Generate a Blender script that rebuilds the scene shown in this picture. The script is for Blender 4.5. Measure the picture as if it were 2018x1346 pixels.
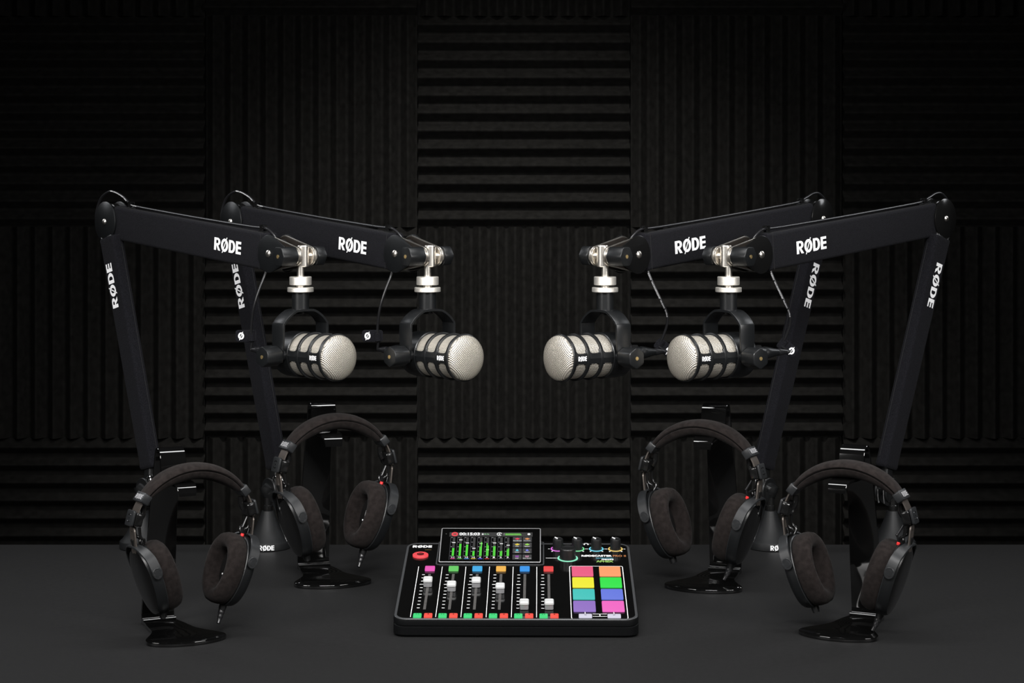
import bpy, math, random
from math import sin, cos, pi, radians as R
from mathutils import Vector, Matrix, Euler
random.seed(4)
for o in list(bpy.data.objects): bpy.data.objects.remove(o)
SC = bpy.context.scene
COL = SC.collection

# ------------------------------------------------------------ camera
F, CX, CY, EYE = 4000.0, 1009.0, 360.0, 0.565       # focal length in px, principal point, eye height above the desk
cam = bpy.data.cameras.new('camera'); co = bpy.data.objects.new('camera', cam); COL.objects.link(co)
co.location = (0, 0, EYE); co.rotation_euler = (R(90), 0, 0)
cam.sensor_width = 36; cam.lens = 36 * F / 2018; cam.shift_y = (CY - 673) / 2018; cam.clip_start = .05; cam.clip_end = 30
SC.camera = co
# ------------------------------------------------------------ world, lights, exposure
w = bpy.data.worlds.new('studio'); SC.world = w; w.use_nodes = True
w.node_tree.nodes['Background'].inputs[0].default_value = (.5, .52, .56, 1)
w.node_tree.nodes['Background'].inputs[1].default_value = .006
def area(name, loc, tgt, sx, sy, power, col=(1, 1, 1), spread=180):
    l = bpy.data.lights.new(name, 'AREA'); l.shape = 'RECTANGLE'; l.size = sx; l.size_y = sy; l.energy = power; l.color = col
    l.spread = R(spread)
    o = bpy.data.objects.new(name, l); COL.objects.link(o); o.location = loc
    o.rotation_euler = (Vector(tgt) - Vector(loc)).to_track_quat('-Z', 'Y').to_euler()
    return o
area('softbox_front', (0, .75, 1.55), (0, 2.85, .3), 1.1, .6, 10, (1, .99, .98), 62)
area('softbox_left', (-1.35, 1.5, .95), (-.2, 2.9, .35), .7, .7, 4.5, (1, .98, .96), 80)
area('softbox_right', (1.35, 1.5, .95), (.2, 2.9, .35), .7, .7, 4.5, (1, .98, .96), 80)
area('overhead_strip', (0, 2.55, 1.75), (0, 2.85, 0), 1.9, .3, 11, (1, 1, 1), 120)
area('rim_left', (-1.6, 3.5, 1.3), (-.3, 2.8, .35), .3, .9, 2.2, (.95, .97, 1), 120)
area('rim_right', (1.6, 3.5, 1.3), (.3, 2.8, .35), .3, .9, 2.2, (.95, .97, 1), 120)
def spot(name, loc, tgt, power, size, blend, rad=.15, col=(1, .97, .92)):
    l = bpy.data.lights.new(name, 'SPOT'); l.energy = power; l.spot_size = R(size); l.spot_blend = blend; l.shadow_soft_size = rad; l.color = col
    o = bpy.data.objects.new(name, l); COL.objects.link(o); o.location = loc
    o.rotation_euler = (Vector(tgt) - Vector(loc)).to_track_quat('-Z', 'Y').to_euler()
spot('wall_spot', (0, 2.95, 1.95), (0, 4.72, -.22), 380, 50, 1.0, .1)
SC.view_settings.view_transform = 'Standard'; SC.view_settings.look = 'None'
SC.view_settings.exposure = 0; SC.view_settings.gamma = 1; SC.view_settings.use_curve_mapping = False

# ------------------------------------------------------------ materials
def lin(h):
    v = [int(h[i:i+2], 16) / 255 for i in (0, 2, 4)]
    return tuple(c / 12.92 if c <= .04045 else ((c + .055) / 1.055) ** 2.4 for c in v) + (1,)
def mat(name, col, rough=.5, metal=0, spec=.5, noise=0, nscale=800, bump=0, bscale=900, sheen=0, coat=0, emit=None, es=1.0):
    m = bpy.data.materials.new(name); m.use_nodes = True; nt = m.node_tree; b = nt.nodes['Principled BSDF']
    if isinstance(col, str): col = lin(col)
    elif not hasattr(col, '__len__'): col = (col, col, col, 1)
    col = tuple(col)[:3] + (1,)
    b.inputs['Base Color'].default_value = col; b.inputs['Roughness'].default_value = rough
    b.inputs['Metallic'].default_value = metal; b.inputs['Specular IOR Level'].default_value = spec
    b.inputs['Sheen Weight'].default_value = sheen; b.inputs['Sheen Roughness'].default_value = .5
    b.inputs['Coat Weight'].default_value = coat; b.inputs['Coat Roughness'].default_value = .05
    if emit is not None:
        b.inputs['Emission Color'].default_value = lin(emit); b.inputs['Emission Strength'].default_value = es
    tc = nt.nodes.new('ShaderNodeTexCoord')
    if noise:
        n = nt.nodes.new('ShaderNodeTexNoise'); n.inputs['Scale'].default_value = nscale; n.inputs['Detail'].default_value = 3
        nt.links.new(tc.outputs['Object'], n.inputs['Vector'])
        r = nt.nodes.new('ShaderNodeMapRange'); r.inputs[1].default_value = .3; r.inputs[2].default_value = .7
        r.inputs[3].default_value = 1 - noise; r.inputs[4].default_value = 1 + noise
        nt.links.new(n.outputs['Fac'], r.inputs[0])
        x = nt.nodes.new('ShaderNodeVectorMath'); x.operation = 'SCALE'; x.inputs[0].default_value = col[:3]
        nt.links.new(r.outputs[0], x.inputs['Scale']); nt.links.new(x.outputs[0], b.inputs['Base Color'])
    if bump:
        n2 = nt.nodes.new('ShaderNodeTexNoise'); n2.inputs['Scale'].default_value = bscale; n2.inputs['Detail'].default_value = 4
        nt.links.new(tc.outputs['Object'], n2.inputs['Vector'])
        bp = nt.nodes.new('ShaderNodeBump'); bp.inputs['Strength'].default_value = bump; bp.inputs['Distance'].default_value = .0008
        nt.links.new(n2.outputs['Fac'], bp.inputs['Height']); nt.links.new(bp.outputs[0], b.inputs['Normal'])
    return m
def mesh_mat(name, side):
    """woven wire: two sets of wires crossing over each other, dark holes between"""
    m = bpy.data.materials.new(name); m.use_nodes = True; nt = m.node_tree; b = nt.nodes['Principled BSDF']
    N = nt.nodes.new; L = nt.links.new
    def ma(op, a, c=None, clamp=False):
        n = N('ShaderNodeMath'); n.operation = op; n.use_clamp = clamp
        for i, q in enumerate((a, c)):
            if q is None: continue
            if hasattr(q, 'links'): L(q, n.inputs[i])
            else: n.inputs[i].default_value = q
        return n.outputs[0]
    tc = N('ShaderNodeTexCoord'); s = N('ShaderNodeSeparateXYZ'); L(tc.outputs['Object'], s.inputs[0])
    if side:
        u = ma('MULTIPLY', ma('ARCTAN2', s.outputs[2], s.outputs[0]), .029); v = s.outputs[1]
        u2 = ma('MULTIPLY', ma('ADD', u, v), .7071); v = ma('MULTIPLY', ma('SUBTRACT', u, v), .7071); u = u2
    else: u, v = s.outputs[0], s.outputs[2]
    k = 2 * pi / .0030
    a = ma('SINE', ma('MULTIPLY', u, k)); c = ma('SINE', ma('MULTIPLY', v, k))
    pr = ma('MULTIPLY', a, c)                                    # +1 / -1 checker of overs and unders
    hole = ma('MULTIPLY', ma('SUBTRACT', ma('ABSOLUTE', a), .0), ma('SUBTRACT', ma('ABSOLUTE', c), .0))
    up = ma('GREATER_THAN', pr, 0)
    hm = ma('MULTIPLY', ma('SUBTRACT', hole, .42), 6, True)       # soft edge of the hole
    hm = ma('MULTIPLY', hm, up)
    mix = N('ShaderNodeMix'); mix.data_type = 'RGBA'; L(hm, mix.inputs[0])
    mix.inputs[6].default_value = (.62, .575, .50, 1); mix.inputs[7].default_value = (.02, .018, .015, 1)
    L(mix.outputs[2], b.inputs['Base Color'])
    L(ma('SUBTRACT', .75, ma('MULTIPLY', hm, .7)), b.inputs['Metallic'])
    b.inputs['Roughness'].default_value = .42
    bp = N('ShaderNodeBump'); bp.inputs['Strength'].default_value = .8; bp.inputs['Distance'].default_value = .0006
    L(ma('SUBTRACT', 1, ma('MULTIPLY', pr, .7)), bp.inputs['Height']); L(bp.outputs[0], b.inputs['Normal'])
    return m
M = dict(
 foam=mat('foam', (.0075, .0073, .0069), .95, spec=.02, noise=.25, nscale=60, bump=.6, bscale=500),
 wall=mat('wall_paint', (.012, .012, .012), .9, spec=.1, noise=.1, nscale=30),
 floor=mat('floor_dark', (.02, .02, .02), .8, noise=.2, nscale=20),
 desk=mat('desk_laminate', (.014, .014, .0143), .55, spec=.16, noise=.08, nscale=140, bump=.12, bscale=700),
 fabric=mat('sleeve_fabric', (.0085, .0085, .0103), .95, spec=.03, noise=.5, nscale=900, bump=.9, bscale=1100, sheen=.015),
 stitch=mat('stitching', (.004, .004, .005), .9, noise=.1),
 plastic=mat('black_plastic', (.006, .0063, .0066), .38, noise=.06, nscale=300, bump=.05),
 mattemetal=mat('black_coated_metal', (.006, .0066, .0072), .33, spec=.5, noise=.05, nscale=400, bump=.08, bscale=1800),
 glossmetal=mat('black_gloss_metal', (.006, .006, .006), .16, noise=.05),
 acrylic=mat('black_acrylic', (.003, .003, .003), .05, spec=.6, noise=.02, coat=.4),
 nickel=mat('satin_nickel', (.80, .76, .70), .3, 1, noise=.05, nscale=500),
 knurl=mat('knurled_nickel', (.82, .79, .73), .42, .85, noise=.1, nscale=900, bump=.3, bscale=1500),
 chrome=mat('chrome', (.75, .75, .75), .12, 1, noise=.02),
 darkreflection=mat('painted_dark_reflection', (.05, .042, .036), .3, .7, noise=.05, nscale=400),  # brown stands for the dark reflection in the shiny fork plates
 bronze=mat('grey_bronze_metal', (.16, .14, .125), .38, .8, noise=.06, nscale=500),
 gold=mat('brass', (.75, .55, .25), .35, .9, noise=.05),
 gmesh=mesh_mat('grille_weave_front', False), gside=mesh_mat('grille_weave_side', True),
 suede=mat('suede', (.0150, .0122, .0115), .95, spec=.04, noise=.28, nscale=170, bump=.5, bscale=1200, sheen=.03),
 suedein=mat('inner_cloth', (.006, .0055, .0055), .95, spec=.1, noise=.3, nscale=300),
 satin=mat('satin_black', (.0065, .007, .0075), .5, spec=.22, noise=.05, nscale=300, bump=.06),
 yoke=mat('grey_black_metal', (.014, .015, .0162), .4, spec=.4, noise=.05, nscale=300),
 white=mat('white_print', (.92, .92, .93), .6, spec=.3, noise=.02),
 greyprint=mat('grey_print', (.35, .35, .36), .5, noise=.02),
 cable=mat('cable_rubber', (.010, .010, .011), .28, spec=.6, noise=.05),
 red=mat('red_ring', (.7, .03, .03), .4, noise=.05),
 case=mat('mixer_case', (.0038, .004, .0043), .45, spec=.06, noise=.15, nscale=900, bump=.25, bscale=1500),
 rim=mat('mixer_rim', (.055, .057, .06), .4, .3, noise=.12, nscale=700),
 face=mat('mixer_face', (.003, .003, .003), .10, spec=.25, noise=.02),
 slot=mat('fader_slot', (.05, .047, .045), .7, noise=.6, nscale=900),
 cap=mat('fader_cap', (.46, .465, .465), .35, noise=.02, nscale=400),
 capside=mat('fader_cap_side', (.30, .30, .31), .3, .35, noise=.05, nscale=400),
 screenedge=mat('screen_edge', (.42, .42, .43), .3, .5, noise=.03),
 black=mat('screen_black', (.002, .002, .002), .12, noise=.02),
)
def em(h, s=1.0):
    k = 'lit_%s_%d' % (h, int(s * 100))
    if k not in M: M[k] = mat(k, (.02, .02, .02), .35, spec=.3, noise=.01, emit=h, es=s)
    return M[k]

# ------------------------------------------------------------ mesh building (all shapes in millimetres)
MM = .001
def T(x, y, z): return Matrix.Translation((x, y, z))
def RX(d): return Matrix.Rotation(R(d), 4, 'X')
def RY(d): return Matrix.Rotation(R(d), 4, 'Y')
def RZ(d): return Matrix.Rotation(R(d), 4, 'Z')
def S(x, y, z): return Matrix.Diagonal((x, y, z, 1))
def frame(o, x, y, z): 
    m = Matrix.Identity(4)
    for i, c in enumerate((x, y, z, o)):
        for j in range(3): m[j][i] = c[j]
    return m
class MB:
    def __init__(s): s.v = []; s.f = []; s.m = []; s.mats = []
    def add(s, g, m, X=None):
        vs, fs = g; b = len(s.v); flip = X is not None and X.to_3x3().determinant() < 0
        if m not in s.mats: s.mats.append(m)
        k = s.mats.index(m)
        s.v += [X @ Vector(p) if X is not None else Vector(p) for p in vs]
        for q in fs:
            q = [b + i for i in q]; s.f.append(q[::-1] if flip else q); s.m.append(k)
        return s
    def build(s, name, parent=None, ang=38, off=None):
        me = bpy.data.meshes.new(name)
        o3 = Vector((0, 0, 0)) if off is None else off
        me.from_pydata([((p - o3) * MM)[:] for p in s.v], [], s.f)
        for k in s.mats: me.materials.append(M[k] if isinstance(k, str) else k)
        me.polygons.foreach_set('material_index', s.m)
        me.polygons.foreach_set('use_smooth', [True] * len(s.f)); me.update()
        me.set_sharp_from_angle(angle=R(ang))
        o = bpy.data.objects.new(name, me); COL.objects.link(o)
        if parent is not None: o.parent = parent
        return o
def one(name, g, m, parent=None, X=None, off=None, ang=38): return MB().add(g, m, X).build(name, parent, ang, off)
def tag(o, label=None, cat=None, group=None, kind=None):
    if label: o['label'] = label
    if cat: o['category'] = cat
    if group: o['group'] = group
    if kind: o['kind'] = kind
    return o
def thing(name, loc, rz=0, sc=1):
    o = bpy.data.objects.new(name, None); COL.objects.link(o); o.location = loc; o.rotation_euler = (0, 0, R(rz)); o.scale = (sc,) * 3
    o.empty_display_size = .02
    return o
def copy_tree(o, parent=None):
    c = o.copy(); COL.objects.link(c); c.parent = parent
    for ch in list(o.children): copy_tree(ch, c)
    return c
def box(x0, x1, y0, y1, z0, z1):
    return ([(x0,y0,z0),(x1,y0,z0),(x1,y1,z0),(x0,y1,z0),(x0,y0,z1),(x1,y0,z1),(x1,y1,z1),(x0,y1,z1)],
            [(0,3,2,1),(4,5,6,7),(0,1,5,4),(1,2,6,5),(2,3,7,6),(3,0,4,7)])
def rr(w, h, r, n=5, cx=0, cy=0):                       # rounded rectangle, counter-clockwise
    p = []
    for i, (sx, sy) in enumerate(((1, -1), (1, 1), (-1, 1), (-1, -1))):
        for k in range(n + 1):
            a = R(-90 + 90 * i + 90 * k / n)
            p.append((cx + sx * (w / 2 - r) + r * cos(a), cy + sy * (h / 2 - r) + r * sin(a)))
    return p
def circ(r, n=32, cx=0, cy=0): return [(cx + r * cos(2*pi*i/n), cy + r * sin(2*pi*i/n)) for i in range(n)]
def inset(p, d):
    n = len(p); out = []
    for i in range(n):
        a, b, c = Vector(p[i-1]), Vector(p[i]), Vector(p[(i+1) % n])
        e1, e2 = (b - a), (c - b)
        if e1.length < 1e-6: e1 = e2
        if e2.length < 1e-6: e2 = e1
        e1.normalize(); e2.normalize()
        n1, n2 = Vector((-e1.y, e1.x)), Vector((-e2.y, e2.x)); k = n1 + n2
        if k.length < 1e-6: k = n1.copy()
        k.normalize(); q = b + k * d / max(.35, k.dot(n1)); out.append((q.x, q.y))
    return out
def loft(secs, caps=True, closed=False):               # list of loops of 3-D points
    n = len(secs[0]); v = [p for s in secs for p in s]; f = []
    m = len(secs)
    for j in range(m if closed else m - 1):
        a, b = j * n, ((j + 1) % m) * n
        for i in range(n):
            k = (i + 1) % n; f.append((a + i, a + k, b + k, b + i))
    if caps and not closed:
        f.append(tuple(range(n))[::-1]); f.append(tuple((m - 1) * n + i for i in range(n)))
    return v, f
def prism(p, z0, z1, bev=0, n=2, bot=False):
    s = []
    if bot and bev:
        for k in range(n): a = pi/2 * k / n; s.append(([*inset(p, bev * (1 - sin(a)))], z0 + bev * (1 - cos(a))))
    s.append((p, z0 + (bev if bot else 0)))
    if bev:
        for k in range(n + 1): a = pi/2 * k / n; s.append((inset(p, bev * (1 - cos(a))), z1 - bev + bev * sin(a)))
    else: s.append((p, z1))
    return loft([[(x, y, z) for x, y in q] for q, z in s])
def lathe(pr, n=36):                                   # profile (r, z) around Z, upwards
    v = []; f = []; idx = []
    for r, z in pr:
        if r < 1e-6: idx.append([len(v)] * n); v.append((0, 0, z))
        else:
            idx.append(list(range(len(v), len(v) + n))); v += [(r*cos(2*pi*i/n), r*sin(2*pi*i/n), z) for i in range(n)]
    for j in range(len(pr) - 1):
        for i in range(n):
            k = (i + 1) % n; q = [idx[j][i], idx[j][k], idx[j+1][k], idx[j+1][i]]
            u = []
            for t in q:
                if t not in u: u.append(t)
            if len(u) > 2: f.append(tuple(u))
    if pr[0][0] > 1e-6: f.append(tuple(idx[0])[::-1])
    if pr[-1][0] > 1e-6: f.append(tuple(idx[-1]))
    return v, f
def cyl(r, z0, z1, b=0, n=32):
    if b: return lathe([(r - b, z0), (r, z0 + b), (r, z1 - b), (r - b, z1)], n)
    return lathe([(r, z0), (r, z1)], n)
def smooth(pts, n=6):                                  # Catmull-Rom
    P = [Vector(p) for p in pts]; P = [2*P[0] - P[1]] + P + [2*P[-1] - P[-2]]; out = []
    for i in range(1, len(P) - 2):
        for k in range(n):
            t = k / n; a, b, c, d = P[i-1:i+3]
            out.append(.5 * ((2*b) + (c - a)*t + (2*a - 5*b + 4*c - d)*t*t + (3*b - a - 3*c + d)*t**3))
    out.append(P[-2]); return out
def frames(P):
    P = [Vector(p) for p in P]; T_ = []
    for i in range(len(P)): T_.append((P[min(i+1, len(P)-1)] - P[max(i-1, 0)]).normalized())
    u = T_[0].orthogonal().normalized(); out = []
    for p, t in zip(P, T_):
        u = (u - t * u.dot(t)).normalized(); out.append((p, t, u, t.cross(u)))
    return out
def tube(P, r, n=10, closed=False):
    fr = frames(P); rs = r if hasattr(r, '__len__') else [r] * len(P)
    return loft([[p + u * (q * cos(2*pi*i/n)) + w_ * (q * sin(2*pi*i/n)) for i in range(n)] for (p, t, u, w_), q in zip(fr, rs)], not closed, closed)
def hull2(r1, r2, d, n=20):                            # outline of two circles, centres 0 and (d,0)
    a = math.acos((r1 - r2) / d); p = []
    for k in range(n + 1): t = a + (2*pi - 2*a) * k / n; p.append((r1*cos(t), r1*sin(t)))
    for k in range(n + 1): t = -a + 2*a*k/n; p.append((d + r2*cos(t), r2*sin(t)))
    return p
def logo(W, H):                                        # four-letter wordmark as flat outlines, centred
    g = ([], [])
    def q(*p):
        b = len(g[0]); g[0].extend(p); g[1].append(tuple(range(b, b + len(p))))
    def bx(x0, x1, y0, y1): q((x0, y0), (x1, y0), (x1, y1), (x0, y1))
    def ring(cx, cy, rx, ry, ix, iy, a0, a1, n):
        for k in range(n):
            a, b = R(a0 + (a1-a0)*k/n), R(a0 + (a1-a0)*(k+1)/n)
            q((cx+ix*cos(a), cy+iy*sin(a)), (cx+rx*cos(a), cy+ry*sin(a)), (cx+rx*cos(b), cy+ry*sin(b)), (cx+ix*cos(b), cy+iy*sin(b)))
    x = 0
    bx(0, .26, 0, 1); bx(.26, .43, .82, 1); bx(.26, .43, .38, .56); ring(.43, .69, .34, .31, .08, .13, -90, 90, 8)
    q((.28, .39), (.52, .39), (.80, 0), (.51, 0)); x = .86
    ring(x+.45, .5, .45, .53, .20, .31, 0, 360, 20); q((x+.13, -.13), (x+.23, -.13), (x+.77, 1.13), (x+.67, 1.13)); x = 1.84
    bx(x, x+.26, 0, 1); bx(x+.26, x+.38, .81, 1); bx(x+.26, x+.38, 0, .19); ring(x+.38, .5, .43, .5, .16, .31, -90, 90, 10); x = 2.72
    bx(x, x+.26, 0, 1)
    for y in (0, .41, .80): bx(x+.26, x+.64, y, y+.20)
    return [((a/3.36 - .5)*W, (b - .5)*H, 0) for a, b in g[0]], g[1]
def phi(H):                                            # slashed ring mark
    g = logo(3.36 * H, H); v = []; f = []; rng = range(5, 26)
    base = {}
    for fc in g[1][12:33]:
        k = []
        for i in fc:
            if i not in base: base[i] = len(v); v.append((g[0][i][0] - (.86 + .45 - 1.68) * H, g[0][i][1], 0))
            k.append(base[i])
        f.append(tuple(k))
    return v, f
_tc = {}
def text(s, W=None, H=1, bold=0.0, al='C'):            # flat lettering, centred (or left), cap height H, width W
    k = (s, bold)
    if k not in _tc:
        c = bpy.data.curves.new('t', 'FONT'); c.body = s; c.size = 1; c.offset = bold; c.resolution_u = 3
        o = bpy.data.objects.new('t', c); COL.objects.link(o)
        dg = bpy.context.evaluated_depsgraph_get(); dg.update()
        me = o.evaluated_get(dg).to_mesh()
        vs = [v.co.copy() for v in me.vertices]; fs = [tuple(p.vertices) for p in me.polygons]
        o.evaluated_get(dg).to_mesh_clear(); bpy.data.objects.remove(o); bpy.data.curves.remove(c)
        _tc[k] = (vs, fs)
    vs, fs = _tc[k]
    x0 = min(v.x for v in vs); x1 = max(v.x for v in vs); y0 = min(v.y for v in vs); y1 = max(v.y for v in vs)
    sy = H / max(1e-6, (y1 - y0)); sx = W / (x1 - x0) if W else sy
    ax = x0 if al == 'L' else (x0 + x1) / 2
    return [((v.x - ax) * sx, (v.y - (y0 + y1)/2) * sy, 0) for v in vs], fs
def P(px, py, Y): return Vector(((px - CX)/F*Y, Y, EYE - (py - CY)/F*Y)) * 1000     # a point at distance Y metres, in mm

# ============================================================ the setting
WY = 4.80
tag(one('wall_back', box(-3000, 3000, 4800, 4900, -750, 2000), 'wall'), kind='structure')
tag(one('floor', box(-3000, 3000, 200, 4900, -800, -750), 'floor'), kind='structure')

def foam_panel():
    n, Sz = 12, 497.0; p = Sz / n; pts = []
    for i in range(n):
        z0 = -Sz/2 + i * p
        for t, h in ((0, 0), (.06, .8), (.12, 3), (.40, 25), (.46, 27.5), (.50, 28.2), (.54, 27.5), (.60, 25), (.88, 3), (.94, .8)): pts.append((z0 + t*p, h))
    pts.append((Sz/2, 0)); v = []; f = []; m = len(pts)
    for x in (-Sz/2, Sz/2): v += [(x, -12 - h, z) for z, h in pts] + [(x, 0, z) for z, h in pts]
    for i in range(m - 1):
        a, b = i, 2*m + i
        f.append((a, b, b+1, a+1)); f.append((m+i, m+i+1, 3*m+i+1, 3*m+i))
        f.append((i, i+1, m+i+1, m+i)); f.append((2*m+i, 3*m+i, 3*m+i+1, 2*m+i+1))
    f.append((0, m, 3*m, 2*m)); f.append((m-1, 3*m-1, 4*m-1, 2*m-1))
    o = one('acoustic_foam_panel', (v, f), 'foam', ang=60); return o
fp = foam_panel()
cn = ['far left column', 'column left of centre', 'centre column', 'column right of centre', 'far right column']
rn = ['topmost sliver of wall', 'row above the boom arms', 'row behind the microphones', 'lowest row behind the desk']
first = True
for r_ in range(4):
    for c_ in range(5):
        o = fp if first else fp.copy()
        if not first: COL.objects.link(o)
        first = False
        hz = (r_ + c_) % 2 == 1
        zc = [1.205, .7088, .2129, -.2829][r_]
        o.location = ((-1.0 + .5 * c_) + .028, 4.797, zc); o.rotation_euler = (0, 0 if hz else R(90), 0)
        tag(o, '%s-ridged black foam tile, %s, %s' % ('horizontal' if hz else 'vertical', cn[c_], rn[r_]), 'foam panel', 'ridged black foam tiles on the back wall')

dk = thing('desk', (0, 2.63, -.75))
MB().add(prism(rr(2600, 1080, 8, 3), -30, 0, 2, 2, True), 'desk', T(0, 2630, 0)).build('desktop', dk, off=Vector((0, 2630, -750)))
for sx in (-1, 1):
    for sy in (-1, 1): one('leg', box(-30, 30, -30, 30, -750, -30), 'plastic', dk, T(sx*1220, 2630 + sy*470, 0), off=Vector((0, 2630, -750)))
tag(dk, 'wide dark grey matte desk carrying the mixer, arms and headphones', 'desk')

# ============================================================ microphone (front = -Y, origin at its pivot)
def make_mic():
    r = thing('dynamic_microphone', (0, 0, 0))
    Y = RX(90)                                         # lathe axis +Z -> -Y
    ro, ri = 31.5, 29.6
    # body shell: rings, slots with rounded corners, closed back
    b = MB()
    s0, pitch, nS = 7.0, 23.5, 3
    def cell(sa, sb, a0, a1, ha, hb, h0, h1):
        n = 10; outer = []; inner = []
        hw, hh, rad = (hb - ha)/2, (h1 - h0)/2 * ro, 5.5
        loop = rr(2*hw, 2*hh, min(rad, hw*.98), n, (ha + hb)/2, 0)
        W, Hh, cx = (sb - sa)/2, (a1 - a0)/2 * ro, (sa + sb)/2
        am = (a0 + a1)/2
        for x, y in loop:
            dx, dy = (x - cx)/hw, y/hh; k = max(abs(dx), abs(dy)); outer.append((cx + dx/k*W, dy/k*Hh)); inner.append((x, y))
        def c3(q, rad_): a = am + q[1]/ro; return (rad_*cos(a), -q[0], rad_*sin(a))
        cen = ((ha+hb)/2, 0)
        i2 = [(cen[0] + (x - cen[0])*.93, y*.985) for x, y in inner]
        secs = [[c3(q, ro) for q in outer], [c3(q, ro) for q in inner], [c3(q, ro - .7) for q in i2], [c3(q, ri - 1.2) for q in i2]]
        return loft(secs, False)
    band = R(12.5)
    for k in range(nS):
        sa, sb = s0 + k*pitch, s0 + (k+1)*pitch
        for a0 in (0, pi): b.add(cell(sa, sb, a0, a0 + pi, sa + 2.5, sb - 2.3, a0 + band, a0 + pi - band), 'mattemetal')
    for k in range(1, nS + 1):                         # raised rib edges
        s = s0 + k*pitch
        b.add(lathe([(ro-.4, s-2.5), (ro+.9, s-1.8), (ro+.9, s+1.6), (ro-.4, s+2.3)], 72), 'mattemetal', Y)
    b.add(lathe([(ro+.9, 76), (ro+1.3, 77), (ro+1.3, 79.6), (ro-.3, 80.6), (ro-1.5, 80), (ro-2, 77)], 72), 'mattemetal', Y)
    body = b.build('body', r, 45)
    MB().add(lathe([(0, -34), (13, -34), (14, -33), (18, -31), (28, -28), (30.5, -24), (ro, -18), (ro+.4, 5), (ro+.4, 9), (ro-.5, 10)], 64), 'mattemetal', Y).build('rear_shell', r, 30)
    g = MB().add(lathe([(ri-.3, 5), (ri-.3, 76)], 64), 'gside', Y).build('side_grille', r)
    tag(g, 'silver woven wire mesh seen through the slots')
    pr = [(30.6, 78), (31.0, 80.5), (30.6, 83), (29.2, 85.5), (26, 88), (21, 90), (14, 91.6), (7, 92.4), (0, 92.6)]
    tag(MB().add(lathe(pr, 64), 'gmesh', Y).build('front_grille', r, 80), 'round domed silver wire mesh front')
    for sx in (-1, 1):
        lg = logo(14.5, 6.2); cv = [(x, y, -(y*y)/(2*ro)) for x, y, z in lg[0]]
        # text reads left to right for somebody looking at that side
        X = frame(Vector((sx*(ro + .3), -65.5, .5)), Vector((0, -sx*-1.0, 0)), Vector((0, 0, 1)), Vector((sx, 0, 0)))
        one('logo', (cv, lg[1]), 'white', r, X)
    # yoke
    path = [(-39, -9), (-39, 38), (-37, 45), (-30, 52.5), (-20, 59), (-11, 61.5), (11, 61.5), (20, 59), (30, 52.5), (37, 45), (39, 38), (39, -9)]
    pp = smooth([(x, 0, z) for x, z in path], 4); secs = []
    for i, p in enumerate(pp):
        t = (pp[min(i+1, len(pp)-1)] - pp[max(i-1, 0)]).normalized(); nn = Vector((-t.z, 0, t.x))
        wd = 12.5
        e = min(i, len(pp)-1-i)
        if e < 3: wd = (7.5, 10.5, 12)[e]
        sec = []
        for a, c in ((-1.4, -wd), (1.4, -wd), (1.7, -wd+.6), (1.7, wd-.6), (1.4, wd), (-1.4, wd), (-1.7, wd-.6), (-1.7, -wd+.6)): sec.append(p + nn*a + Vector((0, c, 0)))
        secs.append(sec)
    MB().add(loft(secs), 'mattemetal').build('yoke', r, 30)
    MB().add(lathe([(5, 56), (7, 56.5), (7, 60), (0, 60)][:3], 24), 'glossmetal').build('yoke_bolt', r)
    MB().add(lathe([(10.5, 62), (11.9, 63), (11.9, 88), (11, 88.6)], 40), 'mattemetal').build('mounting_sleeve', r, 30)
    for sx in (-1, 1):
        X = frame(Vector((0, 0, 0)), Vector((0, 0, 1)), Vector((0, sx, 0)), Vector((-sx*-1, 0, 0)))
        k = MB(); k.add(lathe([(8, 31), (8, 41)], 24), 'mattemetal', X)
        k.add(prism(knobshape(14), 41.5, 68, 1.2, 3, True), 'mattemetal', X)
        kn = k.build('side_knob', r, 25)
        one('screw_cap', lathe([(2.6, 67.5), (2.6, 68.4), (0, 68.5)], 16), 'gold', kn, X)
    return r
def knobshape(rad):
    p = []
    for k in range(6):                                 # rounded hexagon grip
        a0 = R(60*k)
        for j in range(-2, 3):
            a = a0 + R(j*3.5); p.append((rad*cos(a), rad*sin(a)))
    return p

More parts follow.
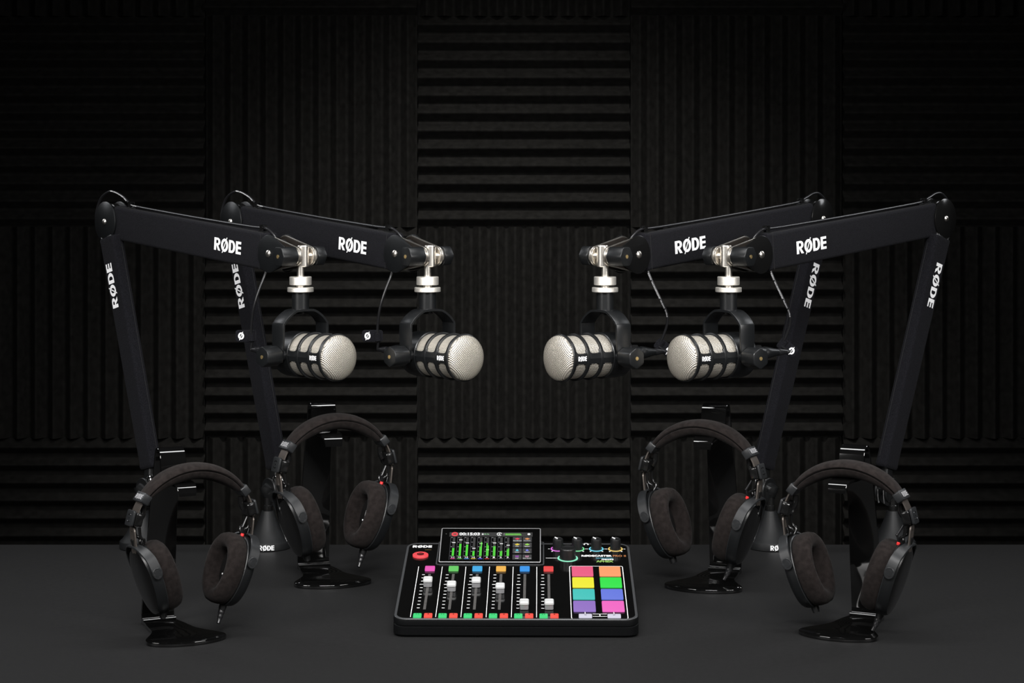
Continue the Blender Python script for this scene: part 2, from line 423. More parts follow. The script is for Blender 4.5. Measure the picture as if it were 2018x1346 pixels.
# ============================================================ boom arms
def sleeve_sec(c, e, n, h, t, r=5, k=1.0):
    return [c + e*(x*k) + n*(y*k) for x, y in rr(h, t, r, 4)]
def make_arm(side, exl, jx, by, labels):
    """side -1: left pair. exl: px of elbow disc; jx: px of head disc; by: px of base"""
    Em = P(exl, 437 if side < 0 else 431, 3.22); Jm = P(jx, 500 if side < 0 else 502, 2.87 if side < 0 else 2.85)
    u = Vector((Jm.x - Em.x, Jm.y - Em.y, 0)).normalized(); up = Vector((0, 0, 1))
    n = Vector((side*abs(u.y), -abs(u.x), 0)).normalized()                       # side facing the camera
    E = Em - n*13; J = Jm - n*15.5
    E = Vector((E.x, E.y, Em.z)); a = (J - E).normalized(); e = n.cross(a)
    if e.z < 0: e = -e
    B = P(by, 1080, 3.139); B.z = 0
    root = thing('microphone_boom_arm', B*MM); off = B
    def bl(mb, nm, par=root, ang=38): return mb.build(nm, par, ang, off)
    # base
    b = MB().add(lathe([(33, 0), (34.5, 1), (34.5, 11), (33.6, 12.3), (30.5, 15), (25, 22), (19, 33), (14, 45), (11, 54), (9.6, 58), (0, 58)], 48), 'satin', T(*B))
    base = bl(b, 'weighted_base')
    lg = logo(24, 7.5); th0 = R(-90 + (3 if side < 0 else 13)); rr_ = 34.8
    lv = [(B.x + rr_*cos(th0 + x/rr_), B.y + rr_*sin(th0 + x/rr_), 6 + y) for x, y, z in lg[0]]
    bl(MB().add((lv, lg[1]), 'white'), 'logo', base)
    # lower pivot
    q = P(by - side*-1*0 + (12 if side < 0 else -12), 966, 3.15)
    nl = n
    lp = MB().add(lathe([(6.8, 57), (7.2, 58), (7.2, 66), (6, 67), (6, 84)], 24), 'glossmetal', T(*B))
    X = frame(q, nl.cross(up), up, nl)
    bl(lp, 'pivot_pin')
    lp = MB()
    neck = smooth([B + Vector((0, 0, 80)), B + Vector((-1.5*side*-1, 0, 92)), q + Vector((0, 0, -18))], 5)
    lp.add(tube(neck, [7, 8, 9, 10, 11, 12, 12, 12, 12, 12, 12][:len(neck)], 16), 'plastic')
    for s_ in (-1, 1): lp.add(cyl(20, s_*9 - 1.8, s_*9 + 1.8, .8, 40), 'plastic', X)
    lp.add(cyl(9, -12.5, 12.5, 1, 24), 'glossmetal', X)
    bl(lp, 'lower_bracket')
    # lower arm
    tx = (219 - 207.6 + exl) if side < 0 else (1850 - 1863 + exl)
    bx_ = (298 + by - 280) if side < 0 else (1746 + by - 1760)
    A0 = P(tx, 467, 3.205); A1 = P(bx_, 922, 3.155)
    al = (A0 - A1).normalized(); n2 = (n - al*n.dot(al)).normalized(); e2 = n2.cross(al)       # in-plane across
    secs = []
    L = (A0 - A1).length
    for s_, k in ((0, .90), (1.5, .99), (5, 1.03), (10, 1.0), (12, .985), (L*.3, 1.0), (L*.6, .985), (L-8, 1.0), (L-3, 1.02), (L-.5, .98), (L, .9)):
        wd = 53*(1 - .12*(1 - s_/L))
        secs.append([A1 + al*s_ + e2*(x*k) + n2*(y*k) for x, y in rr(wd*.78, 21, 4.5, 4)])
    if n2.cross(al).dot(e2) > 0: pass
    low = MB().add(loft(secs), 'fabric'); lowo = bl(low, 'lower_arm_sleeve')
    fw = e2 * (1 if e2.dot(u) > 0 else -1)                                            # edge on the side of the head
    for s_ in (-1, 1):
        p0 = [A1 + al*t + fw*(53*(1-.12*(1-t/L))*.39 + .15) + n2*(s_*4.5) for t in [L*k/24 for k in range(1, 24)]]
        if s_ < 0: bl(MB().add(tube(p0, .45, 6), 'stitch'), 'seam', lowo)
    # logo on the lower sleeve
    rgt = al if side < 0 else -al
    upv = n2.cross(rgt)
    sl = (A0 - A1).length - (90 if side < 0 else 85)*.78 + 2
    c = A1 + al*(L - 77) + n2*(10.5 + .35) + fw*(-4 if side < 0 else -3)
    g = logo(71, 17.5); bl(MB().add(g, 'white', frame(c, rgt, upv, n2)), 'logo', lowo)
    tg = A1 + al*36 - fw*(53*.39*.9 + .8)
    bl(MB().add(box(-5.5, 5.5, -1.5, 1.5, -.8, 1.2), 'white', frame(tg, al, n2, -fw)), 'care_tag', lowo)
    # inner beam between sleeve and pivots
    bm = MB(); bm.add(loft([[c_ + e2*x + n2*y for x, y in rr(18, 12, 3, 3)] for c_ in (q + Vector((0, 0, -6)), A1 + al*8)]), 'plastic'); bl(bm, 'lower_beam'); bm = MB()
    bm.add(loft([[c_ + e2*x + n2*y for x, y in rr(18, 12, 3, 3)] for c_ in (A0 - al*8, E)]), 'plastic'); bl(bm, 'elbow_beam')
    for s_ in (-1, 1):                                                              # springs at the lower pivot
        cc = q + n*(s_*5) + fw*10 + Vector((0, 0, -4))
        ring = [cc + fw*(9*cos(t)) + up*(26*sin(t)) for t in [pi*1.0 - pi*1.25*k/16 for k in range(17)]]
        bl(MB().add(tube(ring, 1.5, 8), 'chrome'), 'spring')
    # elbow
    X = frame(E, up.cross(n), up, n)
    for s_ in (-1, 1):
        d = bl(MB().add(lathe([(30.5, s_*13 - 1.6), (32, s_*13 - .8), (32, s_*13 + .8), (30.8, s_*13 + 1.7), (0, s_*13 + 1.7)] if s_ > 0 else [(0, -14.7), (30.8, -14.7), (32, -13.8), (32, -12.2), (30.5, -11.4)], 56), 'mattemetal' if side < 0 else 'glossmetal', X), 'elbow_disc')
        one('screw', lathe([(5, 14.6), (4.6, 16), (3, 17.3), (0, 17.8)], 20), 'nickel', d, X @ (Matrix.Identity(4) if s_ > 0 else S(1, 1, -1)), off)
    bl(MB().add(cyl(25, -11, 11, 1, 40), 'plastic', X).add(cyl(29, -6, 6, 1, 40), 'glossmetal', X), 'elbow_hub')
    # upper arm
    LU = (J - E).length; U0, U1 = 21, LU - (18 if side < 0 else 25)
    secs = []
    for s_, k in ((U0, .9), (U0+1.5, 1.0), (U0+4, 1.03), (U0+8, 1.0), (U0+10, .98), (LU*.4, .99), (LU*.7, 1.0), (U1-12, .98), (U1-9, 1.0), (U1-3, 1.035), (U1-.8, 1.0), (U1, .92)):
        secs.append([E + a*s_ + e*(x*k) + n*(y*k) for x, y in rr(53, 22, 4.5, 4)])
    upo = bl(MB().add(loft(secs), 'fabric'), 'upper_arm_sleeve')
    bl(MB().add(tube([E + a*t + e*(26.3) + n*(6.5) for t in [U0 + 9 + (U1-U0-20)*k/20 for k in range(21)]], .45, 6), 'stitch'), 'seam', upo)
    bl(MB().add(tube([E + a*(U1-11) + e*x + n*(11.1) for x in [-25 + 50*k/10 for k in range(11)]], .45, 6), 'stitch'), 'seam', upo)
    rgt = a if side < 0 else -a
    upv = n.cross(rgt)
    c = E + a*((LU - 113) if side < 0 else (LU - 131)) + n*11.4 + e*(-1)
    g = logo(71 if side < 0 else 76, 18.5); bl(MB().add(g, 'white', frame(c, rgt, upv, n)), 'logo', upo)
    bm = MB().add(loft([[E + a*s_ + e*x + n*y for x, y in rr(30, 13, 3, 3)] for s_ in (0, U0 + 6)]), 'plastic'); bl(bm, 'elbow_beam'); bm = MB()
    bm.add(loft([[E + a*s_ + e*x + n*y for x, y in rr(44, 17, 3, 3)] for s_ in (U1 - 6, LU - 6)]), 'glossmetal'); bl(bm, 'head_beam')
    for t, hgt in ((U0 + (34 if side < 0 else 20), 1), (U1 - (22 if side < 0 else 12), 1)):  # cable clips on the top edge
        cpos = E + a*t + e*26.5
        k = MB().add(box(-5, 5, -5, 5, -1, 1.5), 'plastic', frame(cpos, a, n, e))
        k.add(box(-3.5, 3.5, -4.2, -3.0, 1, 9.5), 'glossmetal', frame(cpos, a, n, e)).add(box(-3.5, 3.5, 3.0, 4.2, 1, 9.5), 'glossmetal', frame(cpos, a, n, e)).add(box(-3.5, 3.5, -4.2, 4.2, 9.0, 10.2), 'glossmetal', frame(cpos, a, n, e))
        bl(k, 'cable_clip')
    # head: fork of plates
    Tt = J + u*62; Tt.z = P(0, 504.5, Tt.y*MM).z
    ft = (Tt - J).normalized(); fe = n.cross(ft)
    if fe.z < 0: fe = -fe
    X = frame(J, ft, fe, ft.cross(fe))
    sg = 1 if ft.cross(fe).dot(n) > 0 else -1
    dist = (Tt - J).length
    for s_ in (-1, 1):
        pl = MB().add(prism(hull2(27, 15, 30), s_*15.5*sg - 1.2, s_*15.5*sg + 1.2, .6, 2, True), 'glossmetal' if side > 0 else 'mattemetal', X)
        d = bl(pl, 'head_plate')
        Xs = frame(J, up.cross(n), up, n) @ (Matrix.Identity(4) if s_ > 0 else S(1, 1, -1))
        one('screw', lathe([(5.4, 16.6), (5, 17.9), (3.2, 19.1), (0, 19.5)], 20), 'nickel', d, Xs, off)
        bl(MB().add(prism(hull2(25.5, 13.5, dist), s_*12.6*sg - .9, s_*12.6*sg + .9, .3, 1, True), 'nickel', X).add(prism(hull2(24, 12, dist), s_*12.6*sg - 1.1, s_*12.6*sg + 1.1, 0, 1), 'darkreflection', X), 'fork_plate')
    bl(MB().add(cyl(20, -8.6, 8.6, .5, 32), 'plastic', X), 'head_spacer')
    # swivel
    sv = MB().add(lathe([(7.2, -15), (8.2, -14), (8.2, 13.5), (7.4, 14.8), (0, 15.2)], 28), 'nickel', T(*Tt) )
    Xn = frame(Tt, up.cross(n), up, n)
    sv.add(cyl(12.5, -11.4, -9.4, .4, 32), 'nickel', Xn).add(cyl(12.5, 9.4, 11.4, .4, 32), 'nickel', Xn).add(cyl(5, -20, 20, 0, 20), 'nickel', Xn)
    Rd = Tt + n*4.5; sv.add(lathe([(4.9, -40), (4.9, -8)], 24), 'nickel', T(*Rd))
    bl(sv, 'swivel_joint', ang=30)
    for s_ in (-1, 1):
        Xk = Xn @ (Matrix.Identity(4) if s_ > 0 else S(1, 1, -1))
        k = bl(MB().add(cyl(12, 13.6, 16, .5, 32), 'nickel', Xk).add(cyl(9.5, 15, 17, 0, 24), 'plastic', Xk).add(prism(knobshape(14.2), 16.5, 42.5 if s_ > 0 else 31, 1.3, 3, True), 'mattemetal', Xk), 'clamp_knob', ang=25)
        ke = 42.5 if s_ > 0 else 31; one('screw_cap', lathe([(2.7, ke-.3), (2.7, ke+.5), (0, ke+.6)], 16), 'gold', k, Xk, off)
    def ringp(r0, z0, z1):
        v = []; N = 60
        ps = [(r0-.6, z0), (r0, z0+.6), (r0, z1-.6), (r0-.6, z1)]
        v2, f2 = lathe(ps, 2*N)
        return [((x*(1.0 if (i % 2) else .985)), y*(1.0 if (i % 2) else .985), z) for i, (x, y, z) in enumerate(v2)], f2
    zt = (Tt.z - P(0, 545, Tt.y*MM).z)
    bl(MB().add(ringp(15.4, -zt - 11.5, -zt), 'knurl', T(*Rd)), 'thread_ring')
    bl(MB().add(ringp(18.2, -zt - 21.3, -zt - 14.8), 'knurl', T(*Rd)).add(cyl(6, -zt-16, -zt-10, 0, 24), 'nickel', T(*Rd)), 'thread_ring')
    tag(root, labels, 'microphone arm', 'sleeved boom arms')
    return dict(E=E, J=J, T=Rd, u=u, n=n, a=a, e=e, A0=A0, A1=A1, al=al, fw=fw, LU=LU, U0=U0, U1=U1, side=side, B=B, n2=n2, L=L)

arms = []
for side, ex, jx, by, lb in ((-1, 207.6, 530, 280, 'black fabric-sleeved boom arm at the far left end of the desk'),
                             (-1, 455.8, 779, 528, 'black fabric-sleeved boom arm standing second from the left, round base beside earcup'),
                             (1, 1863, 1500, 1760, 'black fabric-sleeved boom arm at the far right end of the desk'),
                             (1, 1621, 1258, 1518, 'black fabric-sleeved boom arm second from the right, leaning behind the inner microphone')):
    arms.append(make_arm(side, ex, jx, by, lb))

mic = make_mic()
yaws = (45, 42, -56, -53)
ml = ('black microphone with round silver mesh front, leftmost of the four, pointing right',
      'black microphone with round silver mesh front, hanging left of the centre gap, pointing right',
      'black microphone with round silver mesh front, rightmost of the four, pointing left',
      'black microphone with round silver mesh front, hanging right of the centre gap, pointing left')
mics = []
for i, A in enumerate(arms):
    o = mic if i == 0 else copy_tree(mic)
    zm = P(0, 698 if A['side'] < 0 else 700, A['T'].y*MM).z
    o.location = Vector((A['T'].x, A['T'].y, zm))*MM; o.rotation_euler = (0, 0, R(yaws[i]))
    tag(o, ml[i], 'microphone', 'microphones hanging from the boom arms'); mics.append((A, Vector((A['T'].x, A['T'].y, zm)), yaws[i]))

# ============================================================ microphone cables
def along(path, g, y0, s0, w_dir, lift):
    """bend flat lettering g along a path, starting at distance s0"""
    cum = [0]
    for i in range(1, len(path)): cum.append(cum[-1] + (path[i] - path[i-1]).length)
    out = []
    for x, y, z in g[0]:
        s = min(max(s0 + x, 0), cum[-1] - 1e-3); i = max(k for k in range(len(cum) - 1) if cum[k] <= s)
        t = (path[i+1] - path[i]).normalized(); p = path[i] + t*(s - cum[i]); v = w_dir.cross(t).normalized()
        out.append(p + w_dir*lift + v*(y + y0))
    return out, g[1]
cl = ('thin black microphone cable running over the far left arm', 'thin black microphone cable running over the second arm from the left',
      'thin black microphone cable running over the far right arm', 'thin black microphone cable running over the second arm from the right')
for i, (A, mp, yw) in enumerate(mics):
    sd = A['side']; rot = RZ(yw)
    root = thing('microphone_cable', mp*MM); off = mp
    ax = (rot @ Vector((0, 1, 0)))                     # rearwards from the microphone
    pl0 = mp + ax*33
    zz = frame(pl0 + Vector((0, 0, 0)), ax.cross(Vector((0, 0, 1))), Vector((0, 0, 1)), ax)
    plug = MB().add(lathe([(9.2, 0), (9.8, 1), (9.8, 26), (8.6, 28), (8.4, 31), (9.2, 33), (8, 40), (6, 50), (4.6, 58)], 28), 'mattemetal', zz)
    plug.add(box(-3, 3, 8, 11.5, 8, 24), 'plastic', zz)
    po = plug.build('connector', root, 38, off)
    MB().add(lathe([(4.8, 57), (5.2, 60), (3.4, 72), (2.6, 76)], 20), 'cable', zz).build('strain_relief', po, 38, off)
    dx = A['J'].x
    def Q(px, py, Y): return P(px, py, Y)
    endp = pl0 + ax*75
    ds = (0, 249, 0, -242)[i]
    if sd < 0:
        pts = [(497 + ds, 668, 2.905), (495 + ds, 650, 2.90), (496.5 + ds, 630, 2.895), (500 + ds, 607, 2.89), (509 + ds, 577, 2.89), (523 + ds, 540, 2.895), (528 + ds, 520, 2.90)]
    else:
        pts = [(1540 + ds, 681, 2.90), (1548 + ds, 665, 2.895), (1556 + ds, 641, 2.89), (1556.5 + ds, 619, 2.885), (1547 + ds, 597, 2.88), (1532 + ds, 566, 2.88), (1520 + ds, 538, 2.88), (1514 + ds, 520, 2.885)]
    drop = smooth([endp - ax*6, endp + ax*4] + [Q(*p) for p in pts], 8)
    MB().add(tube(drop, 1.9, 12), 'cable').build('drop_cord', root, 60, off)
    cdir = Vector((0, -1, 0))
    g = text('RØDE  MICROPHONE  AUDIO  CABLE', 70, 1.7, .02, 'L')
    if sd > 0: MB().add(along([Vector(p) for p in drop[::-1]], g, -.6, 14, Vector((0, -1, 0)), 2.05), 'greyprint').build('printed_lettering', root, 60, off)
    # label tab wrapped round the cord
    tc = Q(*( (496 + ds, 662, 2.905) if sd < 0 else (1543 + ds, 679, 2.90)))
    lr = Vector((-1, 0, 0)) if sd < 0 else Vector((.80, -.1, -.6)).normalized()
    upt = Vector((0.12, 0, 1)).normalized() if sd < 0 else Vector((.55, 0, .8)).normalized()
    nt_ = lr.cross(upt).normalized()
    if nt_.y > 0: nt_ = -nt_
    upt = nt_.cross(lr) if nt_.cross(lr).z > 0 else lr.cross(nt_)
    tb = MB().add(prism(rr(30, 17, 4, 4, 8, 0), -1.2, 1.2, .4, 2, True), 'fabric', frame(tc - nt_*0, lr, upt, lr.cross(upt)))
    tb.add(cyl(4.6, -8, 8, 1, 20), 'fabric', frame(tc, lr, lr.cross(upt), upt))
    tbo = tb.build('cable_tab', root, 38, off)
    xdir = -lr if sd < 0 else lr
    xr = Vector((1, 0, 0)); xr = (xr - nt_*xr.dot(nt_)).normalized()
    cpt = tc + lr*15 + nt_*1.35
    X = frame(cpt, xr, nt_.cross(xr), nt_)
    MB().add(phi(9.5), 'white', X @ RZ(0 if sd < 0 else -15)).build('logo', tbo, 60, off)
    # run over the arm
    E, a, e, n_, al, A0, A1, L = A['E'], A['a'], A['e'], A['n'], A['al'], A['A0'], A['A1'], A['L']
    bk = -A['fw']
    run = []
    if sd > 0:
        for t in (8, L*.25, L*.45, L*.62, L*.8): run.append(A1 + al*t + bk*(53*.39 + (1.2 if t > L*.7 or t < 20 else 3.8)) - n_*2)
    else:
        for t in (L*.78, L*.9): run.append(A1 + al*t + bk*(53*.39 + 1.5) - n_*4)
    run.append(A0 + al*2 + bk*(27))
    hor = Vector((A['u'].x, A['u'].y, 0))
    for ang_, rad in (((200, 53), (170, 57), (140, 55), (110, 50), (85, 47)) if sd < 0 else ((200, 41), (170, 42), (140, 43), (110, 42), (85, 40))):
        run.append(E + hor*(rad*cos(R(ang_))*1.0) + Vector((0, 0, 1))*(rad*sin(R(ang_))) - n_*2)
    c1 = A['U0'] + (34 if sd < 0 else 20); c2 = A['U1'] - (22 if sd < 0 else 12)
    run.append(E + a*(c1*.55) + e*(42 if sd < 0 else 36)); run.append(E + a*c1 + e*32.3)
    run.append(E + a*(c1 + 30) + e*30.5); run.append(E + a*(c1*.5 + c2*.5) + e*30); run.append(E + a*(c2 - 40) + e*31); run.append(E + a*c2 + e*32.3)
    run.append(E + a*(c2 + 14) + e*31); run.append(E + a*(c2 + 30) + e*23); run.append(E + a*(c2 + 34) + e*14)
    rs = smooth(run, 8)
    MB().add(tube(rs, 2.0, 12), 'cable').build('arm_cord', root, 60, off)
    # printed words near the elbow
    g = text('RØDE  MICROPHONE AUDIO CABLE', 56, 1.8, .03, 'L')
    i0 = [k for k, p in enumerate(rs) if (p - (E + Vector((0, 0, 48)))).length < 12]
    if i0 and sd < 0:
        sub = rs[i0[0]:]
        MB().add(along(sub, g, .6, 4, n_, 2.15), 'white').build('printed_lettering', root, 60, off)
        g = text('MADE IN JAPAN', 20, 1.8, .03, 'L')
        MB().add(along(sub, g, .6, 72, n_, 2.15), 'white').build('printed_lettering', root, 60, off)
    tag(root, cl[i], 'cable', 'microphone cables')

# ============================================================ headphone stand (front = -Y, origin at the foot of its upright)
def make_stand():
    r = thing('headphone_stand', (0, 0, 0)); W = 21.5
    # foot: flared plate
    out = [(-W, 4), (-W-.3, -12), (-24.5, -30), (-26.5, -50), (-29, -66), (-36, -82), (-46, -100), (-50.5, -112), (-48.5, -124), (-38, -134), (-20, -142), (0, -145)]
    pts = smooth([(x, y, 0) for x, y in out], 4); left = [(p.x, p.y) for p in pts]
    poly = left + [(-x, y) for x, y in left[::-1]][1:]
    MB().add(prism(poly, 0, 5, .8, 2, True), 'acrylic').build('foot_plate', r, 30)
    # bent strip: upright, peak, descending front, tray with lip
    prof = [(-2, 4.5), (1.5, 7), (3, 12), (2.5, 20), (-7, 70), (-18, 130), (-30, 185), (-37, 214), (-40, 223), (-44, 228.5), (-50, 229), (-56, 226.5), (-60, 221), (-62.5, 211), (-64, 201), (-67, 194.5), (-74, 192.5), (-86, 192), (-98, 192), (-108, 191.5), (-115, 189), (-118.5, 184), (-119.5, 179)]
    pp = smooth([(0, y, z) for y, z in prof], 4); secs = []
    for i, p in enumerate(pp):
        t = (pp[min(i+1, len(pp)-1)] - pp[max(i-1, 0)]).normalized(); nn = Vector((0, -t.z, t.y))
        f = i/len(pp); g_ = min(1, max(0, (p.z - 20)/190)) if f < .6 else 1; wd = W - 5.0*g_
        if f > .72: wd = W - 5.0 - (f-.72)*22
        secs.append([p + nn*b_ + Vector((x_, 0, 0)) for x_, b_ in ((-wd+.5, -2), (wd-.5, -2), (wd, -1.5), (wd, 1.5), (wd-.5, 2), (-wd+.5, 2), (-wd, 1.5), (-wd, -1.5))])
    MB().add(loft(secs), 'acrylic').build('upright_strip', r, 30)
    MB().add(box(-W, W, -5, 1, 4.9, 7.2), 'acrylic').add(tube([(-W, -5.5, 6), (W, -5.5, 6)], 1.6, 10), 'glossmetal').build('bend_joint', r, 30)
    return r

# ============================================================ headphones (origin at the underside top of the band)
def make_phones():
    r = thing('headphones', (0, 0, 0))
    a_, b_, zc = 82.0, 74.0, -80.0                     # centre line of the band relative to its outer top
    def ell(ph, da=0): return Vector(((a_ + da)*sin(ph), 0, zc + (b_ + da)*cos(ph)))
    def tang(ph): return Vector((a_*cos(ph), 0, -b_*sin(ph))).normalized()
    def nor(ph): t = tang(ph); return Vector((-t.z, 0, t.x))
    N = 44; PH = R(54)
    secs = []
    for k in range(N + 1):
        ph = -PH + 2*PH*k/N; f = abs(ph)/PH; w_ = 18.5 - 5.5*f**2; t_ = 7.0 - 2.4*f**3
        secs.append([ell(ph) + nor(ph)*(t_*sin(q)*(1 if sin(q) > 0 else .6)) + Vector((0, w_*cos(q)*(.9 + .1*abs(cos(q))), 0)) for q in [2*pi*j/20 for j in range(20)]])
    band = MB().add(loft(secs), 'suede').build('headband', r, 60)
    secs = []; P2 = R(53)
    for k in range(N + 1):
        ph = -P2 + 2*P2*k/N; f = abs(ph)/P2; w_ = 17.2 - 5*f**2; t_ = 11.0*(1 - .6*f**3)
        secs.append([ell(ph, -3.5) + nor(ph)*(t_*sin(q) if sin(q) < 0 else 2*sin(q)) + Vector((0, w_*cos(q), 0)) for q in [2*pi*j/20 for j in range(20)]])
    MB().add(loft(secs), 'suede').build('band_padding', r, 60)
    for sx in (-1, 1):
        mx = S(sx, 1, 1)
        def at_(ph, da=0): return frame(ell(ph, da), tang(ph), Vector((0, 1, 0)), nor(ph))
        # bracket gripping the end of the pad
        cb = MB().add(prism(rr(13, 28, 2, 3), -5.2, 5.4, .8, 2, True), 'yoke', mx @ at_(R(56.5)))
        cap = cb.build('end_bracket', r, 30)
        X = mx @ at_(R(56.5)); Xl = frame((X @ Vector((0, 0, 5.6))), (X.to_3x3() @ Vector((0, 1 if sx > 0 else -1, 0))).normalized(), Vector((0, 0, 1)), Vector((sx, 0, 0)))
        nn = (X.to_3x3() @ Vector((0, 0, 1))).normalized(); tt = Vector((0, -1 if sx < 0 else 1, 0)); vv = nn.cross(tt)
        lg = logo(20, 6.5)
        one('logo', lg, 'greyprint', cap, frame(X @ Vector((0, 0, 5.65)), tt, vv, nn))
        # metal strip continuing the arc
        secs = []
        for k in range(13):
            ph = R(58 + 26*k/12); secs.append([ell(ph, .5) + nor(ph)*z + Vector((0, y, 0)) for y, z in ((-9.5, -.9), (9.5, -.9), (9.5, .9), (-9.5, .9))])
        MB().add(loft(secs), 'bronze', mx).build('metal_strip', r, 30)
        MB().add(tube(smooth([ell(R(62), -6), ell(R(70), -10), ell(R(76), -9)], 5), 3.6, 10), 'glossmetal', mx).build('inner_guide', r)
        # slider block with square badge
        X = mx @ at_(R(77), 0)
        sb = MB().add(prism(rr(17, 25, 3, 3), -7.5, 2.5, 1, 2, True), 'glossmetal', X).build('slider_block', r, 30)
        bd = MB().add(prism(rr(20, 21, 2.5, 3), 3.2, 6.6, .8, 2, True), 'yoke', X).build('slider_badge', sb, 30)
        mk = MB()
        for q0 in (0, 180): mk.add(tube([(4.6*cos(R(q0+q)), 6.4*sin(R(q0+q)), 6.62) for q in range(-40, 41, 16)], .45, 6), 'black', X)
        mk.add(cyl(.9, 6.4, 6.75, 0, 12), 'black', X); mk.build('badge_mark', bd)
        # slotted blade hanging from the slider
        z0 = ell(R(84)).z; xb = ell(R(84)).x
        out = rr(15.5, 36, 6.5, 5); slot = rr(3.6, 25, 1.7, 5)
        def ringplate(o_, i_, x0, x1):
            s = [[(x0, p[0], p[1]) for p in i_], [(x0, p[0], p[1]) for p in o_], [(x1, p[0], p[1]) for p in o_], [(x1, p[0], p[1]) for p in i_]]
            return loft(s, False, True)
        MB().add(ringplate(out, slot, -.9, .9), 'bronze', mx @ T(80.5, 0, -91) @ RY(6)).build('slotted_blade', r, 30)
        # bent hanger rods reaching down to the yoke
        for yy in (-8, 8):
            MB().add(tube(smooth([(76, yy, -74), (74.5, yy, -86), (69.5, yy*.9, -90), (70, yy*.6, -96), (75, 0, -103)], 5), 1.9, 10), 'glossmetal', mx).build('hanger', r)
        # cup
        C = mx @ T(53, 0, -141) @ RZ(1.5) @ RY(18) @ S(.88, 1, 1)
        def oval(k, x, dy=0, kz=1.0):
            p = []
            for j in range(48):
                t = 2*pi*j/48; c, s = cos(t), sin(t)
                y = 36.5*math.copysign(abs(c)**.86, c); z = 46*math.copysign(abs(s)**.86, s); y *= 1 - .0022*max(0, -z)*1.6
                p.append((x, y*k, z*k*kz))
            return p
        sh = MB().add(loft([oval(.97, 0), oval(1.0, 1), oval(1.0, 9), oval(.975, 13), oval(.93, 16)], False), 'mattemetal', C)
        sh.add(loft([oval(.97, 0), oval(.2, 0)], False), 'plastic', C)
        cup = sh.build('earcup_shell', r, 40)
        MB().add(loft([oval(.93, 16), oval(.85, 17.6), oval(.6, 19.8), oval(.3, 21), oval(.05, 21.3)]), 'acrylic', C).build('outer_cover', cup, 50)
        MB().add(loft([oval(1.006, .3), oval(1.012, .9), oval(1.006, 1.5)], False), 'yoke', C).build('trim_ring', cup, 40)
        pd = [oval(.955, -.5), oval(.985, -3), oval(1.0, -9), oval(.99, -16), oval(.95, -22), oval(.87, -25.5), oval(.77, -26.5), oval(.67, -25), oval(.60, -21), oval(.57, -14), oval(.56, -4)]
        pad = MB().add(loft(pd, False), 'suede', C).build('ear_pad', r, 70)
        MB().add(loft([oval(.565, -5), oval(.3, -6), oval(.02, -6.2)]), 'suedein', C).build('driver_cloth', pad, 60)
        if sx > 0:
            pp_ = [(-5.8, 5, 8), (-5.8, -5, 8)]
            MB().add(box(-6.9, -6.4, -1, 1, -9, 9), 'white', C @ T(0, 4, 0)).add(box(-6.9, -6.4, -1, 5, -9, -7), 'white', C @ T(0, 4, 0)).build('side_letter', pad)
        # fork around the cup, ending in round pivots
        fork = MB()
        for yy in (-1, 1):
            line = smooth([(13, 0, 48), (12.5, yy*14, 47.5), (10.5, yy*25, 43), (8.5, yy*34, 35), (7.5, yy*38, 25), (7, yy*39.2, 17), (7, yy*39.4, 13)], 4)
            fr = []; Lr = len(line)
            for q, p in enumerate(line):
                t = (line[min(q+1, Lr-1)] - line[max(q-1, 0)]).normalized()
                o_ = Vector((0, p.y*1.4, p.z)).normalized() if q > 2 else Vector((0, p.y*.3, 1)).normalized(); o_ = (o_ - t*o_.dot(t)).normalized()
                w_ = t.cross(o_).normalized(); hw = 5 + 2.8*math.sin(min(1, q/Lr*1.6)*pi/2)
                if q > Lr - 4: hw *= (.93, .8, .5)[q - Lr + 3]
                fr.append([p + w_*x_ + o_*z_ for x_, z_ in ((-hw, 0), (-hw+.8, 1.8), (hw-.8, 1.8), (hw, 0), (hw-.8, -.8), (-hw+.8, -.8))])
            fork.add(loft(fr), 'yoke', C)
            fork.add(cyl(7.4, 0, 2.2, .5, 28), 'yoke', C @ frame(Vector((7, yy*38.8, 16)), Vector((1, 0, 0)), Vector((0, 0, -yy)), Vector((0, yy, 0))))
        fk = fork.build('yoke_fork', r, 40)
        for yy in (-1, 1):
            Xp = C @ frame(Vector((7, yy*38.8, 16)), Vector((1, 0, 0)), Vector((0, 0, -yy)), Vector((0, yy, 0)))
            one('pivot_cap', lathe([(4.9, 2.0), (4.7, 2.25), (4.5, 2.1), (4.3, 2.1), (4.1, 2.5), (0, 2.6)], 24), 'yoke', fk, Xp)
        one('top_post', cyl(4, -10, 2, .5, 18), 'glossmetal', fk, C @ T(12, 0, 56))
        for q in range(3): one('vent_dot', cyl(.6, 16.2, 16.6, 0, 8), 'greyprint', cup, C @ RY(90) @ T(-30 + q*3.0, 4, 1.2))
        one('plug_socket' if sx > 0 else 'plug_blank', lathe([(5.5, 0), (5.5, 5), (4.6, 9), (0, 9.5)], 20), 'plastic', cup, C @ T(4, 0, -44) @ RX(180))
        if sx > 0:
            MB().add(cyl(2.6, 0, 4, .6, 18), 'red', C @ T(-1, -6, 44)).build('red_ring', r)
            MB().add(tube(smooth([C @ Vector((-1, -6, 48)), C @ Vector((-6, -8, 56)), Vector((66, -8, -86)), Vector((73, -6, -74))], 6), 1.5, 8), 'cable').build('bridge_wire', r, 60)
            st = C @ Vector((4, 0, -52)); 
            MB().add(tube(smooth([st, st + Vector((-2, -1, -5)), st + Vector((-4, -2, -10)), st + Vector((-7, -4, -16))], 5), [4.4]*5 + [3.6]*5 + [3, 2.8, 2.6, 2.5, 2.4, 2.3][:6], 12), 'cable').build('headphone_lead', r, 60)
    return r

stand = make_stand(); phones = make_phones()
